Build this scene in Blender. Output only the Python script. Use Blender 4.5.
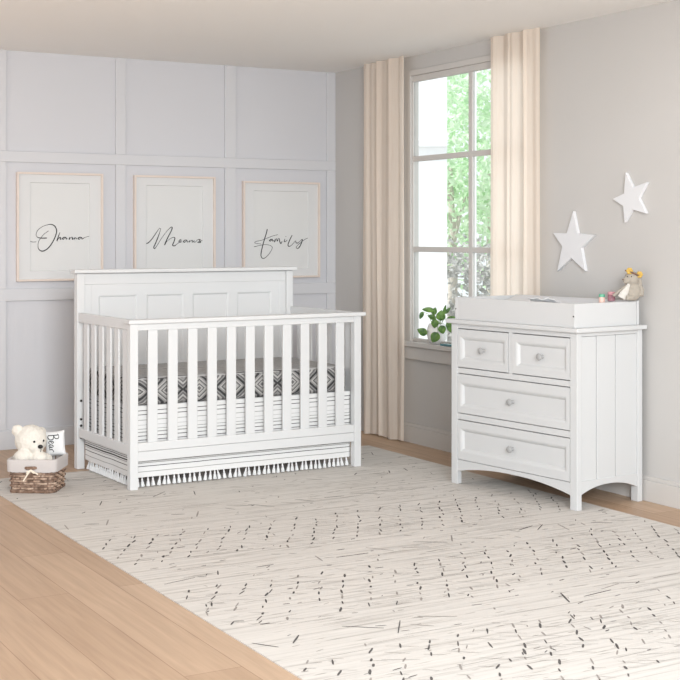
import bpy, bmesh, math, random
from mathutils import Vector, Matrix, noise

scene = bpy.context.scene
for o in list(bpy.data.objects):
    bpy.data.objects.remove(o, do_unlink=True)
col = scene.collection
R = math.radians

# ------------------------------------------------------------------ camera
cam_data = bpy.data.cameras.new('camera')
cam = bpy.data.objects.new('camera', cam_data)
col.objects.link(cam)
cam.location = (-4.612, -8.1626, 1.31)
cam.rotation_euler = (R(90), 0, -0.5183)
cam_data.sensor_width = 36.0
cam_data.lens = 36.0 * 1340.7 / 680.0
cam_data.shift_y = -(340.0 - 236.0) / 680.0
cam_data.clip_end = 200
scene.camera = cam

# ------------------------------------------------------------------ light
world = bpy.data.worlds.new('daylight')
scene.world = world
world.use_nodes = True
bg = world.node_tree.nodes['Background']
bg.inputs['Color'].default_value = (0.90, 0.955, 1.0, 1)
bg.inputs['Strength'].default_value = 0.88

def area(name, loc, target, size, power, color=(1, 1, 1)):
    l = bpy.data.lights.new(name, 'AREA')
    l.shape = 'SQUARE'; l.size = size; l.energy = power; l.color = color
    o = bpy.data.objects.new(name, l); col.objects.link(o)
    o.location = loc
    d = Vector(target) - Vector(loc)
    o.rotation_euler = d.to_track_quat('-Z', 'Y').to_euler()
    return o

area('key_light', (-3.9, -9.1, 2.25), (-1.2, -0.8, 0.9), 2.2, 285, (0.93, 0.975, 1.0))
sun_data = bpy.data.lights.new('sun', 'SUN'); sun_data.energy = 2.6; sun_data.angle = R(2); sun_data.color = (1.0, 1.0, 1.0)
sun = bpy.data.objects.new('sun', sun_data); col.objects.link(sun)
sun.rotation_euler = Vector((1, -0.25, -1)).to_track_quat('-Z', 'Y').to_euler()

scene.view_settings.view_transform = 'Standard'
scene.view_settings.look = 'None'
scene.view_settings.gamma = 1.0
scene.view_settings.use_curve_mapping = False
scene.view_settings.exposure = 0.54

# ------------------------------------------------------------------ materials
def new_mat(name):
    m = bpy.data.materials.new(name); m.use_nodes = True
    nt = m.node_tree
    return m, nt, nt.nodes['Principled BSDF']

def lin(c):
    return tuple(((v / 255.0) / 12.92 if v / 255.0 <= 0.04045 else ((v / 255.0 + 0.055) / 1.055) ** 2.4) for v in c) + (1,)

def plain(name, rgb, rough=0.5, var=0.03, scale=8.0, stretch=(1, 1, 1), bump=0.0, spec=0.4, metal=0.0, bscale=None):
    """A painted / plain surface with a faint procedural mottling."""
    m, nt, b = new_mat(name)
    c = lin(rgb)
    tc = nt.nodes.new('ShaderNodeTexCoord')
    mp = nt.nodes.new('ShaderNodeMapping'); mp.inputs['Scale'].default_value = stretch
    nt.links.new(tc.outputs['Object'], mp.inputs['Vector'])
    nz = nt.nodes.new('ShaderNodeTexNoise'); nz.inputs['Scale'].default_value = scale; nz.inputs['Detail'].default_value = 4
    nt.links.new(mp.outputs['Vector'], nz.inputs['Vector'])
    cr = nt.nodes.new('ShaderNodeValToRGB')
    cr.color_ramp.elements[0].color = tuple(max(0, v * (1 - var)) for v in c[:3]) + (1,)
    cr.color_ramp.elements[1].color = tuple(min(1, v * (1 + var)) for v in c[:3]) + (1,)
    nt.links.new(nz.outputs['Fac'], cr.inputs['Fac'])
    nt.links.new(cr.outputs['Color'], b.inputs['Base Color'])
    b.inputs['Roughness'].default_value = rough
    b.inputs['Specular IOR Level'].default_value = spec
    b.inputs['Metallic'].default_value = metal
    if bump:
        n2 = nt.nodes.new('ShaderNodeTexNoise'); n2.inputs['Scale'].default_value = bscale or scale * 6; n2.inputs['Detail'].default_value = 3
        nt.links.new(mp.outputs['Vector'], n2.inputs['Vector'])
        bp = nt.nodes.new('ShaderNodeBump'); bp.inputs['Strength'].default_value = bump; bp.inputs['Distance'].default_value = 0.01
        nt.links.new(n2.outputs['Fac'], bp.inputs['Height'])
        nt.links.new(bp.outputs['Normal'], b.inputs['Normal'])
    return m

def mathn(nt, op, a, b=None):
    n = nt.nodes.new('ShaderNodeMath'); n.operation = op
    for i, v in enumerate((a, b)):
        if v is None: continue
        if isinstance(v, (int, float)): n.inputs[i].default_value = v
        else: nt.links.new(v, n.inputs[i])
    return n.outputs[0]

def ramp(nt, fac, stops, mode='LINEAR'):
    cr = nt.nodes.new('ShaderNodeValToRGB'); r = cr.color_ramp; r.interpolation = mode
    while len(r.elements) < len(stops): r.elements.new(0.5)
    for e, (p, c) in zip(r.elements, stops):
        e.position = p; e.color = c
    nt.links.new(fac, cr.inputs['Fac'])
    return cr.outputs['Color']

M = {}
M['wall'] = plain('wall_paint', (198, 195, 192), 0.85, 0.012, 1.5, bump=0.02, bscale=120, spec=0.2)
M['panel_wall'] = plain('panelled_wall_paint', (210, 210, 214), 0.7, 0.012, 1.5, spec=0.25)
M['trim'] = plain('trim_paint', (211, 211, 214), 0.6, 0.01, 2.0, spec=0.3)
M['warm_trim'] = plain('warm_trim_paint', (203, 199, 195), 0.6, 0.01, 2.0, spec=0.3)
M['ceiling'] = plain('ceiling_paint', (244, 243, 241), 0.9, 0.008, 2.0, spec=0.2)
M['white'] = plain('white_furniture_paint', (218, 218, 218), 0.42, 0.012, 3.0, stretch=(1, 1, 0.2), spec=0.4)
M['soft_white'] = plain('soft_white_furniture_paint', (206, 206, 206), 0.45, 0.012, 3.0, stretch=(1, 1, 0.2), spec=0.4)
M['knob'] = plain('pale_grey_knob', (166, 165, 164), 0.45, 0.02, 30)
M['screw'] = plain('dark_metal', (52, 50, 48), 0.4, 0.1, 60, metal=0.6)
M['oak'] = plain('pale_oak', (226, 212, 202), 0.55, 0.06, 30, stretch=(6, 6, 0.7))
M['mat_board'] = plain('white_mat_board', (220, 220, 220), 0.85, 0.008, 4)
M['paper'] = plain('white_art_paper', (221, 221, 220), 0.9, 0.008, 4)
M['ink'] = plain('dark_ink', (42, 42, 44), 0.8, 0.15, 40)
M['star'] = plain('star_white', (224, 224, 226), 0.6, 0.01, 6)
M['pad'] = plain('white_vinyl_pad', (222, 223, 227), 0.45, 0.015, 6, bump=0.05, bscale=40)
M['cotton'] = plain('white_cotton', (232, 232, 232), 0.9, 0.02, 20, bump=0.15, bscale=200)
M['fur'] = plain('cream_plush', (238, 232, 222), 1.0, 0.05, 60, bump=0.6, bscale=260)
M['grey_fur'] = plain('grey_beige_plush', (176, 167, 155), 1.0, 0.14, 45, bump=0.6, bscale=240)
M['black'] = plain('glossy_black', (22, 20, 20), 0.25, 0.1, 30)
M['yellow'] = plain('yellow_felt', (206, 170, 88), 0.9, 0.12, 60, bump=0.3)
M['brown_felt'] = plain('brown_felt', (120, 92, 80), 0.9, 0.12, 60)
M['lace'] = plain('white_lace', (214, 209, 202), 0.9, 0.06, 90, bump=0.5, bscale=200)
M['liner'] = plain('liner_linen', (200, 193, 190), 0.95, 0.03, 120, bump=0.2, bscale=300)
M['ribbon'] = plain('cream_ribbon', (240, 226, 208), 0.8, 0.04, 60)
M['green_lid'] = plain('green_lid', (110, 182, 150), 0.4, 0.05, 30)
M['pink'] = plain('pink_knit', (205, 150, 156), 0.7, 0.1, 70)
M['peach'] = plain('peach_jar', (236, 200, 186), 0.4, 0.05, 30)
M['mauve'] = plain('mauve_jar', (168, 118, 128), 0.45, 0.1, 60)
M['pot'] = plain('white_ceramic', (240, 238, 236), 0.3, 0.01, 8)
M['soil'] = plain('potting_soil', (70, 52, 40), 1.0, 0.3, 60, bump=0.5)
M['teal'] = plain('teal_glaze', (96, 140, 150), 0.25, 0.06, 20)
M['stem'] = plain('green_stem', (120, 150, 80), 0.6, 0.1, 40)
M['house'] = plain('white_render', (246, 246, 246), 0.9, 0.01, 3)
M['gravel'] = plain('pale_ground', (190, 184, 178), 0.95, 0.12, 30)
M['bark'] = plain('bark', (206, 198, 188), 0.95, 0.2, 30, bump=0.5)

def leaf_mat(name, a, b, sc=18, trans=0.25):
    m, nt, bs = new_mat(name)
    tc = nt.nodes.new('ShaderNodeTexCoord')
    nz = nt.nodes.new('ShaderNodeTexNoise'); nz.inputs['Scale'].default_value = sc
    nt.links.new(tc.outputs['Object'], nz.inputs['Vector'])
    c = ramp(nt, nz.outputs['Fac'], [(0.35, lin(a)), (0.65, lin(b))])
    nt.links.new(c, bs.inputs['Base Color'])
    bs.inputs['Roughness'].default_value = 0.45
    tr = nt.nodes.new('ShaderNodeBsdfTranslucent'); nt.links.new(c, tr.inputs['Color'])
    mx = nt.nodes.new('ShaderNodeMixShader'); mx.inputs[0].default_value = trans
    nt.links.new(bs.outputs[0], mx.inputs[1]); nt.links.new(tr.outputs[0], mx.inputs[2])
    nt.links.new(mx.outputs[0], nt.nodes['Material Output'].inputs['Surface'])
    return m
M['leaf'] = leaf_mat('pot_plant_leaf', (62, 104, 40), (118, 156, 70), 30, 0.2)
M['tree_leaf'] = leaf_mat('tree_leaf', (190, 224, 178), (232, 246, 224), 3, 0.4)
M['shrub_leaf'] = leaf_mat('shrub_leaf', (176, 176, 172), (222, 219, 216), 4, 0.3)

def curtain_mat():
    m, nt, bs = new_mat('beige_linen_voile')
    tc = nt.nodes.new('ShaderNodeTexCoord')
    mp = nt.nodes.new('ShaderNodeMapping'); mp.inputs['Scale'].default_value = (1, 1, 0.06)
    nt.links.new(tc.outputs['Object'], mp.inputs['Vector'])
    nz = nt.nodes.new('ShaderNodeTexNoise'); nz.inputs['Scale'].default_value = 160
    nt.links.new(mp.outputs['Vector'], nz.inputs['Vector'])
    c = ramp(nt, nz.outputs['Fac'], [(0.3, lin((245, 232, 219))), (0.7, lin((248, 237, 225)))])
    nt.links.new(c, bs.inputs['Base Color']); bs.inputs['Roughness'].default_value = 0.95
    bs.inputs['Specular IOR Level'].default_value = 0.1
    tr = nt.nodes.new('ShaderNodeBsdfTranslucent'); nt.links.new(c, tr.inputs['Color'])
    mx = nt.nodes.new('ShaderNodeMixShader'); mx.inputs[0].default_value = 0.42
    nt.links.new(bs.outputs[0], mx.inputs[1]); nt.links.new(tr.outputs[0], mx.inputs[2])
    nt.links.new(mx.outputs[0], nt.nodes['Material Output'].inputs['Surface'])
    return m
M['curtain'] = curtain_mat()

def glass_mat():
    m, nt, bs = new_mat('window_glass')
    tr = nt.nodes.new('ShaderNodeBsdfTransparent'); tr.inputs['Color'].default_value = (0.97, 0.985, 0.98, 1)
    gl = nt.nodes.new('ShaderNodeBsdfGlossy'); gl.inputs['Roughness'].default_value = 0.02
    mx = nt.nodes.new('ShaderNodeMixShader')
    mx.inputs[0].default_value = 0.04
    nt.links.new(tr.outputs[0], mx.inputs[1]); nt.links.new(gl.outputs[0], mx.inputs[2])
    nt.links.new(mx.outputs[0], nt.nodes['Material Output'].inputs['Surface'])
    return m
M['glass'] = glass_mat()

def floor_mat():
    m, nt, bs = new_mat('light_oak_planks')
    tc = nt.nodes.new('ShaderNodeTexCoord')
    mp = nt.nodes.new('ShaderNodeMapping'); mp.inputs['Rotation'].default_value = (0, 0, R(90))
    nt.links.new(tc.outputs['Object'], mp.inputs['Vector'])
    br = nt.nodes.new('ShaderNodeTexBrick')
    br.inputs['Scale'].default_value = 1.0
    br.inputs['Brick Width'].default_value = 1.7; br.inputs['Row Height'].default_value = 0.19
    br.inputs['Mortar Size'].default_value = 0.0015; br.inputs['Mortar Smooth'].default_value = 0.3
    br.inputs['Color1'].default_value = lin((196, 168, 142)); br.inputs['Color2'].default_value = lin((182, 153, 127))
    br.inputs['Mortar'].default_value = lin((150, 120, 96)); br.offset = 0.37
    nt.links.new(mp.outputs['Vector'], br.inputs['Vector'])
    mp2 = nt.nodes.new('ShaderNodeMapping'); mp2.inputs['Scale'].default_value = (14, 0.7, 1)
    nt.links.new(tc.outputs['Object'], mp2.inputs['Vector'])
    nz = nt.nodes.new('ShaderNodeTexNoise'); nz.inputs['Scale'].default_value = 3; nz.inputs['Detail'].default_value = 8; nz.inputs['Distortion'].default_value = 0.6
    nt.links.new(mp2.outputs['Vector'], nz.inputs['Vector'])
    g = ramp(nt, nz.outputs['Fac'], [(0.3, (0.86, 0.84, 0.82, 1)), (0.7, (1.05, 1.05, 1.05, 1))])
    mul = nt.nodes.new('ShaderNodeMixRGB'); mul.blend_type = 'MULTIPLY'; mul.inputs[0].default_value = 1
    nt.links.new(br.outputs['Color'], mul.inputs[1]); nt.links.new(g, mul.inputs[2])
    nt.links.new(mul.outputs[0], bs.inputs['Base Color'])
    bs.inputs['Roughness'].default_value = 0.45; bs.inputs['Specular IOR Level'].default_value = 0.35
    return m
M['floor'] = floor_mat()

def rug_mat():
    m, nt, bs = new_mat('woven_rug')
    tc = nt.nodes.new('ShaderNodeTexCoord')
    mp = nt.nodes.new('ShaderNodeMapping'); mp.inputs['Scale'].default_value = (1.6, 46, 1)
    nt.links.new(tc.outputs['Object'], mp.inputs['Vector'])
    nz = nt.nodes.new('ShaderNodeTexNoise'); nz.inputs['Scale'].default_value = 1.0; nz.inputs['Detail'].default_value = 6; nz.inputs['Roughness'].default_value = 0.65
    nt.links.new(mp.outputs['Vector'], nz.inputs['Vector'])
    a = ramp(nt, nz.outputs['Fac'], [(0.30, lin((180, 174, 168))), (0.45, lin((207, 202, 196))), (0.7, lin((217, 212, 206)))])
    mp2 = nt.nodes.new('ShaderNodeMapping'); mp2.inputs['Scale'].default_value = (7, 75, 1)
    nt.links.new(tc.outputs['Object'], mp2.inputs['Vector'])
    n2 = nt.nodes.new('ShaderNodeTexNoise'); n2.inputs['Scale'].default_value = 1.0; n2.inputs['Detail'].default_value = 3
    nt.links.new(mp2.outputs['Vector'], n2.inputs['Vector'])
    st = ramp(nt, n2.outputs['Fac'], [(0.30, (0.62, 0.60, 0.58, 1)), (0.36, (1, 1, 1, 1))])
    mul = nt.nodes.new('ShaderNodeMixRGB'); mul.blend_type = 'MULTIPLY'; mul.inputs[0].default_value = 1
    nt.links.new(a, mul.inputs[1]); nt.links.new(st, mul.inputs[2])
    nt.links.new(mul.outputs[0], bs.inputs['Base Color'])
    bs.inputs['Roughness'].default_value = 0.95; bs.inputs['Specular IOR Level'].default_value = 0.1
    bp = nt.nodes.new('ShaderNodeBump'); bp.inputs['Strength'].default_value = 0.25; bp.inputs['Distance'].default_value = 0.004
    nt.links.new(n2.outputs['Fac'], bp.inputs['Height']); nt.links.new(bp.outputs['Normal'], bs.inputs['Normal'])
    return m
M['rug'] = rug_mat()
M['stitch'] = plain('charcoal_yarn', (96, 92, 90), 1.0, 0.25, 60)
M['stitch_pale'] = plain('taupe_yarn', (158, 151, 145), 1.0, 0.2, 60)
M['rug_edge'] = plain('rug_binding', (150, 138, 126), 1.0, 0.1, 40)

def skirt_mat():
    """White cotton with woven black stripes at fixed heights."""
    m, nt, bs = new_mat('striped_cotton')
    tc = nt.nodes.new('ShaderNodeTexCoord')
    sp = nt.nodes.new('ShaderNodeSeparateXYZ'); nt.links.new(tc.outputs['Object'], sp.inputs[0])
    W = lin((228, 227, 226)); K = lin((52, 50, 50)); G = lin((160, 158, 156))
    bands = [(0.082, 0.0845, G), (0.110, 0.1135, K), (0.128, 0.131, G), (0.137, 0.1425, K), (0.150, 0.153, K), (0.160, 0.163, K), (0.247, 0.2505, K), (0.268, 0.272, K),
             (0.2875, 0.2935, G), (0.3045, 0.3075, K), (0.3255, 0.3275, G), (0.3515, 0.3535, G), (0.379, 0.3825, K), (0.4, 0.4035, K)]
    stops = [(0.0, W)]
    for a, b, c in bands: stops += [(a / 0.45, c), (b / 0.45, W)]
    f = mathn(nt, 'DIVIDE', sp.outputs['Z'], 0.45)
    c = ramp(nt, f, stops, 'CONSTANT')
    nt.links.new(c, bs.inputs['Base Color']); bs.inputs['Roughness'].default_value = 0.95; bs.inputs['Specular IOR Level'].default_value = 0.1
    return m
M['skirt'] = skirt_mat()

def diamond_mat():
    """Mattress side: nested diamonds; mattress top: thin wavy lines."""
    m, nt, bs = new_mat('diamond_print_cotton')
    tc = nt.nodes.new('ShaderNodeTexCoord')
    sp = nt.nodes.new('ShaderNodeSeparateXYZ'); nt.links.new(tc.outputs['Object'], sp.inputs[0])
    ge = nt.nodes.new('ShaderNodeNewGeometry')
    # horizontal run: x + y works on both the long and the short sides
    s = mathn(nt, 'ADD', sp.outputs['X'], sp.outputs['Y'])
    u = mathn(nt, 'ABSOLUTE', mathn(nt, 'SUBTRACT', mathn(nt, 'FRACT', mathn(nt, 'MULTIPLY', s, 1 / 0.19)), 0.5))
    v = mathn(nt, 'ABSOLUTE', mathn(nt, 'MULTIPLY', mathn(nt, 'SUBTRACT', sp.outputs['Z'], 0.5), 1 / 0.16))
    d = mathn(nt, 'ADD', u, v)
    K = lin((72, 71, 72)); D = lin((112, 110, 110)); G = lin((150, 148, 146)); L = lin((184, 181, 178))
    side = ramp(nt, d, [(0.0, D), (0.07, L), (0.12, D), (0.17, L), (0.23, G), (0.28, K), (0.31, L), (0.37, G), (0.43, K), (0.53, G), (0.58, D), (0.65, L), (0.72, D), (0.78, G), (0.86, D)], 'CONSTANT')
    nz = nt.nodes.new('ShaderNodeTexNoise'); nz.inputs['Scale'].default_value = 3.0; nz.inputs['Detail'].default_value = 1
    nt.links.new(tc.outputs['Object'], nz.inputs['Vector'])
    wy = mathn(nt, 'ADD', sp.outputs['Y'], mathn(nt, 'MULTIPLY', nz.outputs['Fac'], 0.16))
    top = ramp(nt, mathn(nt, 'FRACT', mathn(nt, 'MULTIPLY', wy, 15)), [(0.0, lin((92, 90, 90))), (0.13, lin((190, 188, 187))), (0.5, lin((128, 126, 126))), (0.57, lin((184, 182, 181)))], 'CONSTANT')
    sn = nt.nodes.new('ShaderNodeSeparateXYZ'); nt.links.new(ge.outputs['Normal'], sn.inputs[0])
    k = mathn(nt, 'GREATER_THAN', sn.outputs['Z'], 0.6)
    mx = nt.nodes.new('ShaderNodeMixRGB'); nt.links.new(k, mx.inputs[0]); nt.links.new(side, mx.inputs[1]); nt.links.new(top, mx.inputs[2])
    nt.links.new(mx.outputs[0], bs.inputs['Base Color']); bs.inputs['Roughness'].default_value = 0.95; bs.inputs['Specular IOR Level'].default_value = 0.1
    return m
M['diamond'] = diamond_mat()

def wicker_mat(ca, cb, cc, nm='brown_wicker'):
    m, nt, bs = new_mat(nm)
    tc = nt.nodes.new('ShaderNodeTexCoord')
    nz = nt.nodes.new('ShaderNodeTexNoise'); nz.inputs['Scale'].default_value = 40; nz.inputs['Detail'].default_value = 5
    nt.links.new(tc.outputs['Object'], nz.inputs['Vector'])
    c = ramp(nt, nz.outputs['Fac'], [(0.3, lin(ca)), (0.5, lin(cb)), (0.7, lin(cc))])
    nt.links.new(c, bs.inputs['Base Color']); bs.inputs['Roughness'].default_value = 0.6
    return m
M['wicker'] = wicker_mat((92, 72, 58), (132, 105, 88), (160, 134, 116))
M['wicker_pale'] = wicker_mat((138, 112, 94), (176, 148, 128), (204, 180, 160), 'pale_wicker')

# ------------------------------------------------------------------ helpers
class MB:
    """Collects shapes into one mesh."""
    def __init__(s): s.v = []; s.f = []; s.mi = []
    def add(s, vs, fs, mi=0):
        o = len(s.v); s.v += [tuple(p) for p in vs]
        s.f += [tuple(i + o for i in f) for f in fs]; s.mi += [mi] * len(fs)
        return s
    def box(s, x0, x1, y0, y1, z0, z1, mi=0):
        vs = [(x, y, z) for z in (z0, z1) for y in (y0, y1) for x in (x0, x1)]
        return s.add(vs, [(0, 2, 3, 1), (4, 5, 7, 6), (0, 1, 5, 4), (1, 3, 7, 5), (3, 2, 6, 7), (2, 0, 4, 6)], mi)
    def prism(s, pts, axis, a, b, mi=0):
        """pts: closed polygon in the other two axes; extruded along axis from a to b."""
        def mk(p, t):
            return {'x': (t, p[0], p[1]), 'y': (p[0], t, p[1]), 'z': (p[0], p[1], t)}[axis]
        n = len(pts)
        vs = [mk(p, a) for p in pts] + [mk(p, b) for p in pts]
        fs = [tuple(range(n))[::-1], tuple(range(n, 2 * n))] + [(i, (i + 1) % n, n + (i + 1) % n, n + i) for i in range(n)]
        return s.add(vs, fs, mi)
    def tube(s, path, rad, seg=8, closed=False, cap=True, mi=0, flat=1.0):
        path = [Vector(p) for p in path]; n = len(path); rings = []
        up = Vector((0, 0, 1))
        for i, p in enumerate(path):
            if closed: t = path[(i + 1) % n] - path[i - 1]
            else: t = path[min(i + 1, n - 1)] - path[max(i - 1, 0)]
            if t.length < 1e-9: t = Vector((0, 0, 1))
            t.normalize()
            a = t.cross(up)
            if a.length < 1e-3: a = t.cross(Vector((0, 1, 0)))
            a.normalize(); b = a.cross(t).normalized()
            r = rad[i] if isinstance(rad, (list, tuple)) else rad
            rings.append([p + a * (r * flat * math.cos(2 * math.pi * k / seg)) + b * (r * math.sin(2 * math.pi * k / seg)) for k in range(seg)])
        vs = [q for r_ in rings for q in r_]; fs = []
        m = n if closed else n - 1
        for i in range(m):
            j = (i + 1) % n
            for k in range(seg):
                l = (k + 1) % seg
                fs.append((i * seg + k, i * seg + l, j * seg + l, j * seg + k))
        if cap and not closed:
            fs.append(tuple(range(seg))[::-1]); fs.append(tuple(range((n - 1) * seg, n * seg)))
        return s.add(vs, fs, mi)
    def lathe(s, prof, seg=24, loc=(0, 0, 0), mat=None, mi=0):
        """prof: list of (radius, height)."""
        vs = []; fs = []
        for r, h in prof:
            for k in range(seg):
                a = 2 * math.pi * k / seg
                p = Vector((r * math.cos(a), r * math.sin(a), h))
                if mat: p = mat @ p
                vs.append(p + Vector(loc))
        for i in range(len(prof) - 1):
            for k in range(seg):
                l = (k + 1) % seg
                fs.append((i * seg + k, i * seg + l, (i + 1) * seg + l, (i + 1) * seg + k))
        fs.append(tuple(range(seg))[::-1]); fs.append(tuple(range((len(prof) - 1) * seg, len(prof) * seg)))
        return s.add(vs, fs, mi)
    def ball(s, c, r, seg=20, rings=12, rot=None, mi=0):
        """ellipsoid: r a number or a triple."""
        if isinstance(r, (int, float)): r = (r, r, r)
        vs = []; fs = []
        for i in range(1, rings):
            t = math.pi * i / rings
            for k in range(seg):
                a = 2 * math.pi * k / seg
                p = Vector((r[0] * math.sin(t) * math.cos(a), r[1] * math.sin(t) * math.sin(a), r[2] * math.cos(t)))
                if rot: p = rot @ p
                vs.append(p + Vector(c))
        top = Vector((0, 0, r[2])); bot = Vector((0, 0, -r[2]))
        if rot: top = rot @ top; bot = rot @ bot
        vs += [top + Vector(c), bot + Vector(c)]
        nt_, nb = len(vs) - 2, len(vs) - 1
        for i in range(rings - 2):
            for k in range(seg):
                l = (k + 1) % seg
                fs.append((i * seg + k, (i + 1) * seg + k, (i + 1) * seg + l, i * seg + l))
        for k in range(seg):
            l = (k + 1) % seg
            fs.append((nt_, k, l)); fs.append((nb, (rings - 2) * seg + l, (rings - 2) * seg + k))
        return s.add(vs, fs, mi)
    def build(s, name, mat, parent=None, bevel=0.0, smooth=None, loc=None):
        me = bpy.data.meshes.new(name)
        me.from_pydata(s.v, [], s.f)
        mats = mat if isinstance(mat, (list, tuple)) else [mat]
        for m_ in mats: me.materials.append(m_)
        me.polygons.foreach_set('material_index', s.mi)
        me.update()
        bm = bmesh.new(); bm.from_mesh(me); bmesh.ops.recalc_face_normals(bm, faces=bm.faces); bm.to_mesh(me); bm.free()
        if smooth is not None:
            me.shade_smooth(); me.set_sharp_from_angle(angle=R(smooth))
        o = bpy.data.objects.new(name, me); col.objects.link(o)
        if parent: o.parent = parent
        if loc: o.location = loc
        if bevel:
            b = o.modifiers.new('bevel', 'BEVEL'); b.width = bevel; b.segments = 2; b.limit_method = 'ANGLE'; b.angle_limit = R(40)
        return o

def thing(name, label, cat, loc=(0, 0, 0), rotz=0.0, group=None):
    o = bpy.data.objects.new(name, None); col.objects.link(o)
    o.empty_display_size = 0.05
    o.location = loc; o.rotation_euler = (0, 0, rotz)
    o['label'] = label; o['category'] = cat
    if group: o['group'] = group
    return o

def tag(o, label, cat, group=None):
    o['label'] = label; o['category'] = cat
    if group: o['group'] = group
    return o

def struct(name, mb, mat, bevel=0.0, parent=None):
    o = mb.build(name, mat, parent, bevel)
    if not parent: o['kind'] = 'structure'
    return o

def copy_part(o, parent, loc=None):
    c = o.copy(); col.objects.link(c); c.parent = parent
    if loc is not None: c.location = loc
    return c

def recess(mb, u0, u1, z0, z1, iu0, iu1, iz0, iz1, vf, th, dep, bw):
    """A board (front face at v=vf, looking towards -v) with a bevelled sunk field."""
    def ring(a0, a1, b0, b1, v): return [(a0, v, b0), (a1, v, b0), (a1, v, b1), (a0, v, b1)]
    vs = ring(u0, u1, z0, z1, vf + th) + ring(u0, u1, z0, z1, vf) + ring(iu0, iu1, iz0, iz1, vf) \
        + ring(iu0 + bw * .45, iu1 - bw * .45, iz0 + bw * .45, iz1 - bw * .45, vf + dep * .25) + ring(iu0 + bw, iu1 - bw, iz0 + bw, iz1 - bw, vf + dep)
    fs = [(3, 2, 1, 0)]
    for a in range(4):
        for i in range(4):
            j = (i + 1) % 4
            fs.append((a * 4 + i, a * 4 + j, a * 4 + 4 + j, a * 4 + 4 + i))
    fs.append((16, 17, 18, 19))
    mb.add(vs, fs); return mb

# ================================================================== SETTING
CEIL = 2.45
struct('floor', MB().box(-7, 0.0, -9.5, 0.0, -0.06, 0.0), M['floor'])
struct('ceiling', MB().box(-6.2, 0.15, -5.5, 0.15, CEIL, CEIL + 0.1), M['ceiling'])
struct('wall_back', MB().box(-5.6, 0.15, 0.0, 0.15, 0.0, CEIL), M['panel_wall'])
# right wall with the window opening
WY0, WY1, WZ0, WZ1 = -2.292, -0.962, 0.632, 2.36
w = MB()
WT = 0.05
w.box(0, WT, -9.5, WY0, 0, CEIL); w.box(0, WT, WY1, 0.0, 0, CEIL)
w.box(0, WT, WY0, WY1, 0, WZ0); w.box(0, WT, WY0, WY1, WZ1, CEIL)
struct('wall_right', w, M['wall'])

T = 0.016
# panel moulding on the back wall: rails run through, stiles stand between them
n = [0]
def trim(x0, x1, z0, z1, t=T):
    n[0] += 1
    struct('trim_%d' % n[0], MB().box(x0, x1, -t, 0.0, z0, z1), M['trim'], bevel=0.003)
trim(-5.6, 0.0, 1.765, 1.832)
trim(-5.6, 0.0, 0.91, 0.985)
stiles = [(-0.069, 0.0), (-0.848, -0.767), (-1.613, -1.546), (-2.395, -2.319), (-3.17, -3.095), (-3.945, -3.87), (-4.72, -4.645)]
for a, b in stiles:
    for z0, z1 in ((0.12, 0.91), (0.985, 1.765), (1.832, CEIL)):
        trim(a, b, z0, z1)
bb = MB().box(-5.6, 0.0, -0.018, 0.0, 0.0, 0.112); bb.box(-5.6, 0.0, -0.012, 0.0, 0.112, 0.122)
struct('baseboard_back', bb, M['trim'], bevel=0.002)
bb = MB().box(-0.018, 0.0, -9.5, -0.018, 0.0, 0.104); bb.box(-0.011, 0.0, -9.5, -0.018, 0.104, 0.124)
struct('baseboard_right', bb, M['warm_trim'], bevel=0.002)

# window
win = bpy.data.objects.new('window_1', None); col.objects.link(win); win['kind'] = 'structure'
win.location = (0, 0, 0)
fr = MB()   # lining
fr.box(-0.012, 0.052, WY1 - 0.036, WY1, WZ0, WZ1); fr.box(-0.012, 0.052, WY0, WY0 + 0.036, WZ0, WZ1)
fr.box(-0.012, 0.052, WY0 + 0.036, WY1 - 0.036, WZ1 - 0.036, WZ1)
fr.build('window_frame', M['warm_trim'], win, bevel=0.003)
ya, yb = WY1 - 0.036, WY0 + 0.036
sash = MB()
sash.box(0.0, 0.026, ya - 0.012, ya, WZ0 + 0.012, WZ1 - 0.036); sash.box(0.0, 0.026, yb, yb + 0.012, WZ0 + 0.012, WZ1 - 0.036)
sash.box(0.0, 0.026, yb + 0.012, ya - 0.012, WZ0 + 0.012, WZ0 + 0.032); sash.box(0.0, 0.026, yb + 0.012, ya - 0.012, WZ1 - 0.075, WZ1 - 0.036)
sash.build('sash', M['warm_trim'], win, bevel=0.003)
mun = MB()
mun.box(0.002, 0.024, -1.652, -1.613, WZ0 + 0.032, WZ1 - 0.075)
for z0, z1 in ((1.21, 1.243), (1.781, 1.814)):
    mun.box(0.001, 0.025, yb + 0.012, -1.652, z0, z1); mun.box(0.001, 0.025, -1.613, ya - 0.012, z0, z1)
mun.build('muntin', M['warm_trim'], win, bevel=0.003)
for y0, y1 in ((-1.613, ya - 0.012), (yb + 0.012, -1.652)):
    for z0, z1 in ((WZ0 + 0.032, 1.21), (1.243, 1.781), (1.814, WZ1 - 0.075)):
        g = MB().box(0.010, 0.015, min(y0, y1), max(y0, y1), z0, z1)
        g.build('pane', M['glass'], win)
sl = MB().box(-0.055, 0.06, WY0 - 0.03, WY1 + 0.03, WZ0 - 0.018, WZ0 + 0.012)
sl.build('window_sill', M['warm_trim'], win, bevel=0.004)
MB().box(-0.03, 0.0, WY0 - 0.015, WY1 + 0.015, WZ0 - 0.1, WZ0 - 0.018).build('sill_apron', M['warm_trim'], win, bevel=0.004)

# outside the window
struct('ground', MB().box(0.16, 22, -4, 22, -0.5, -0.4), M['gravel'])

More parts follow.
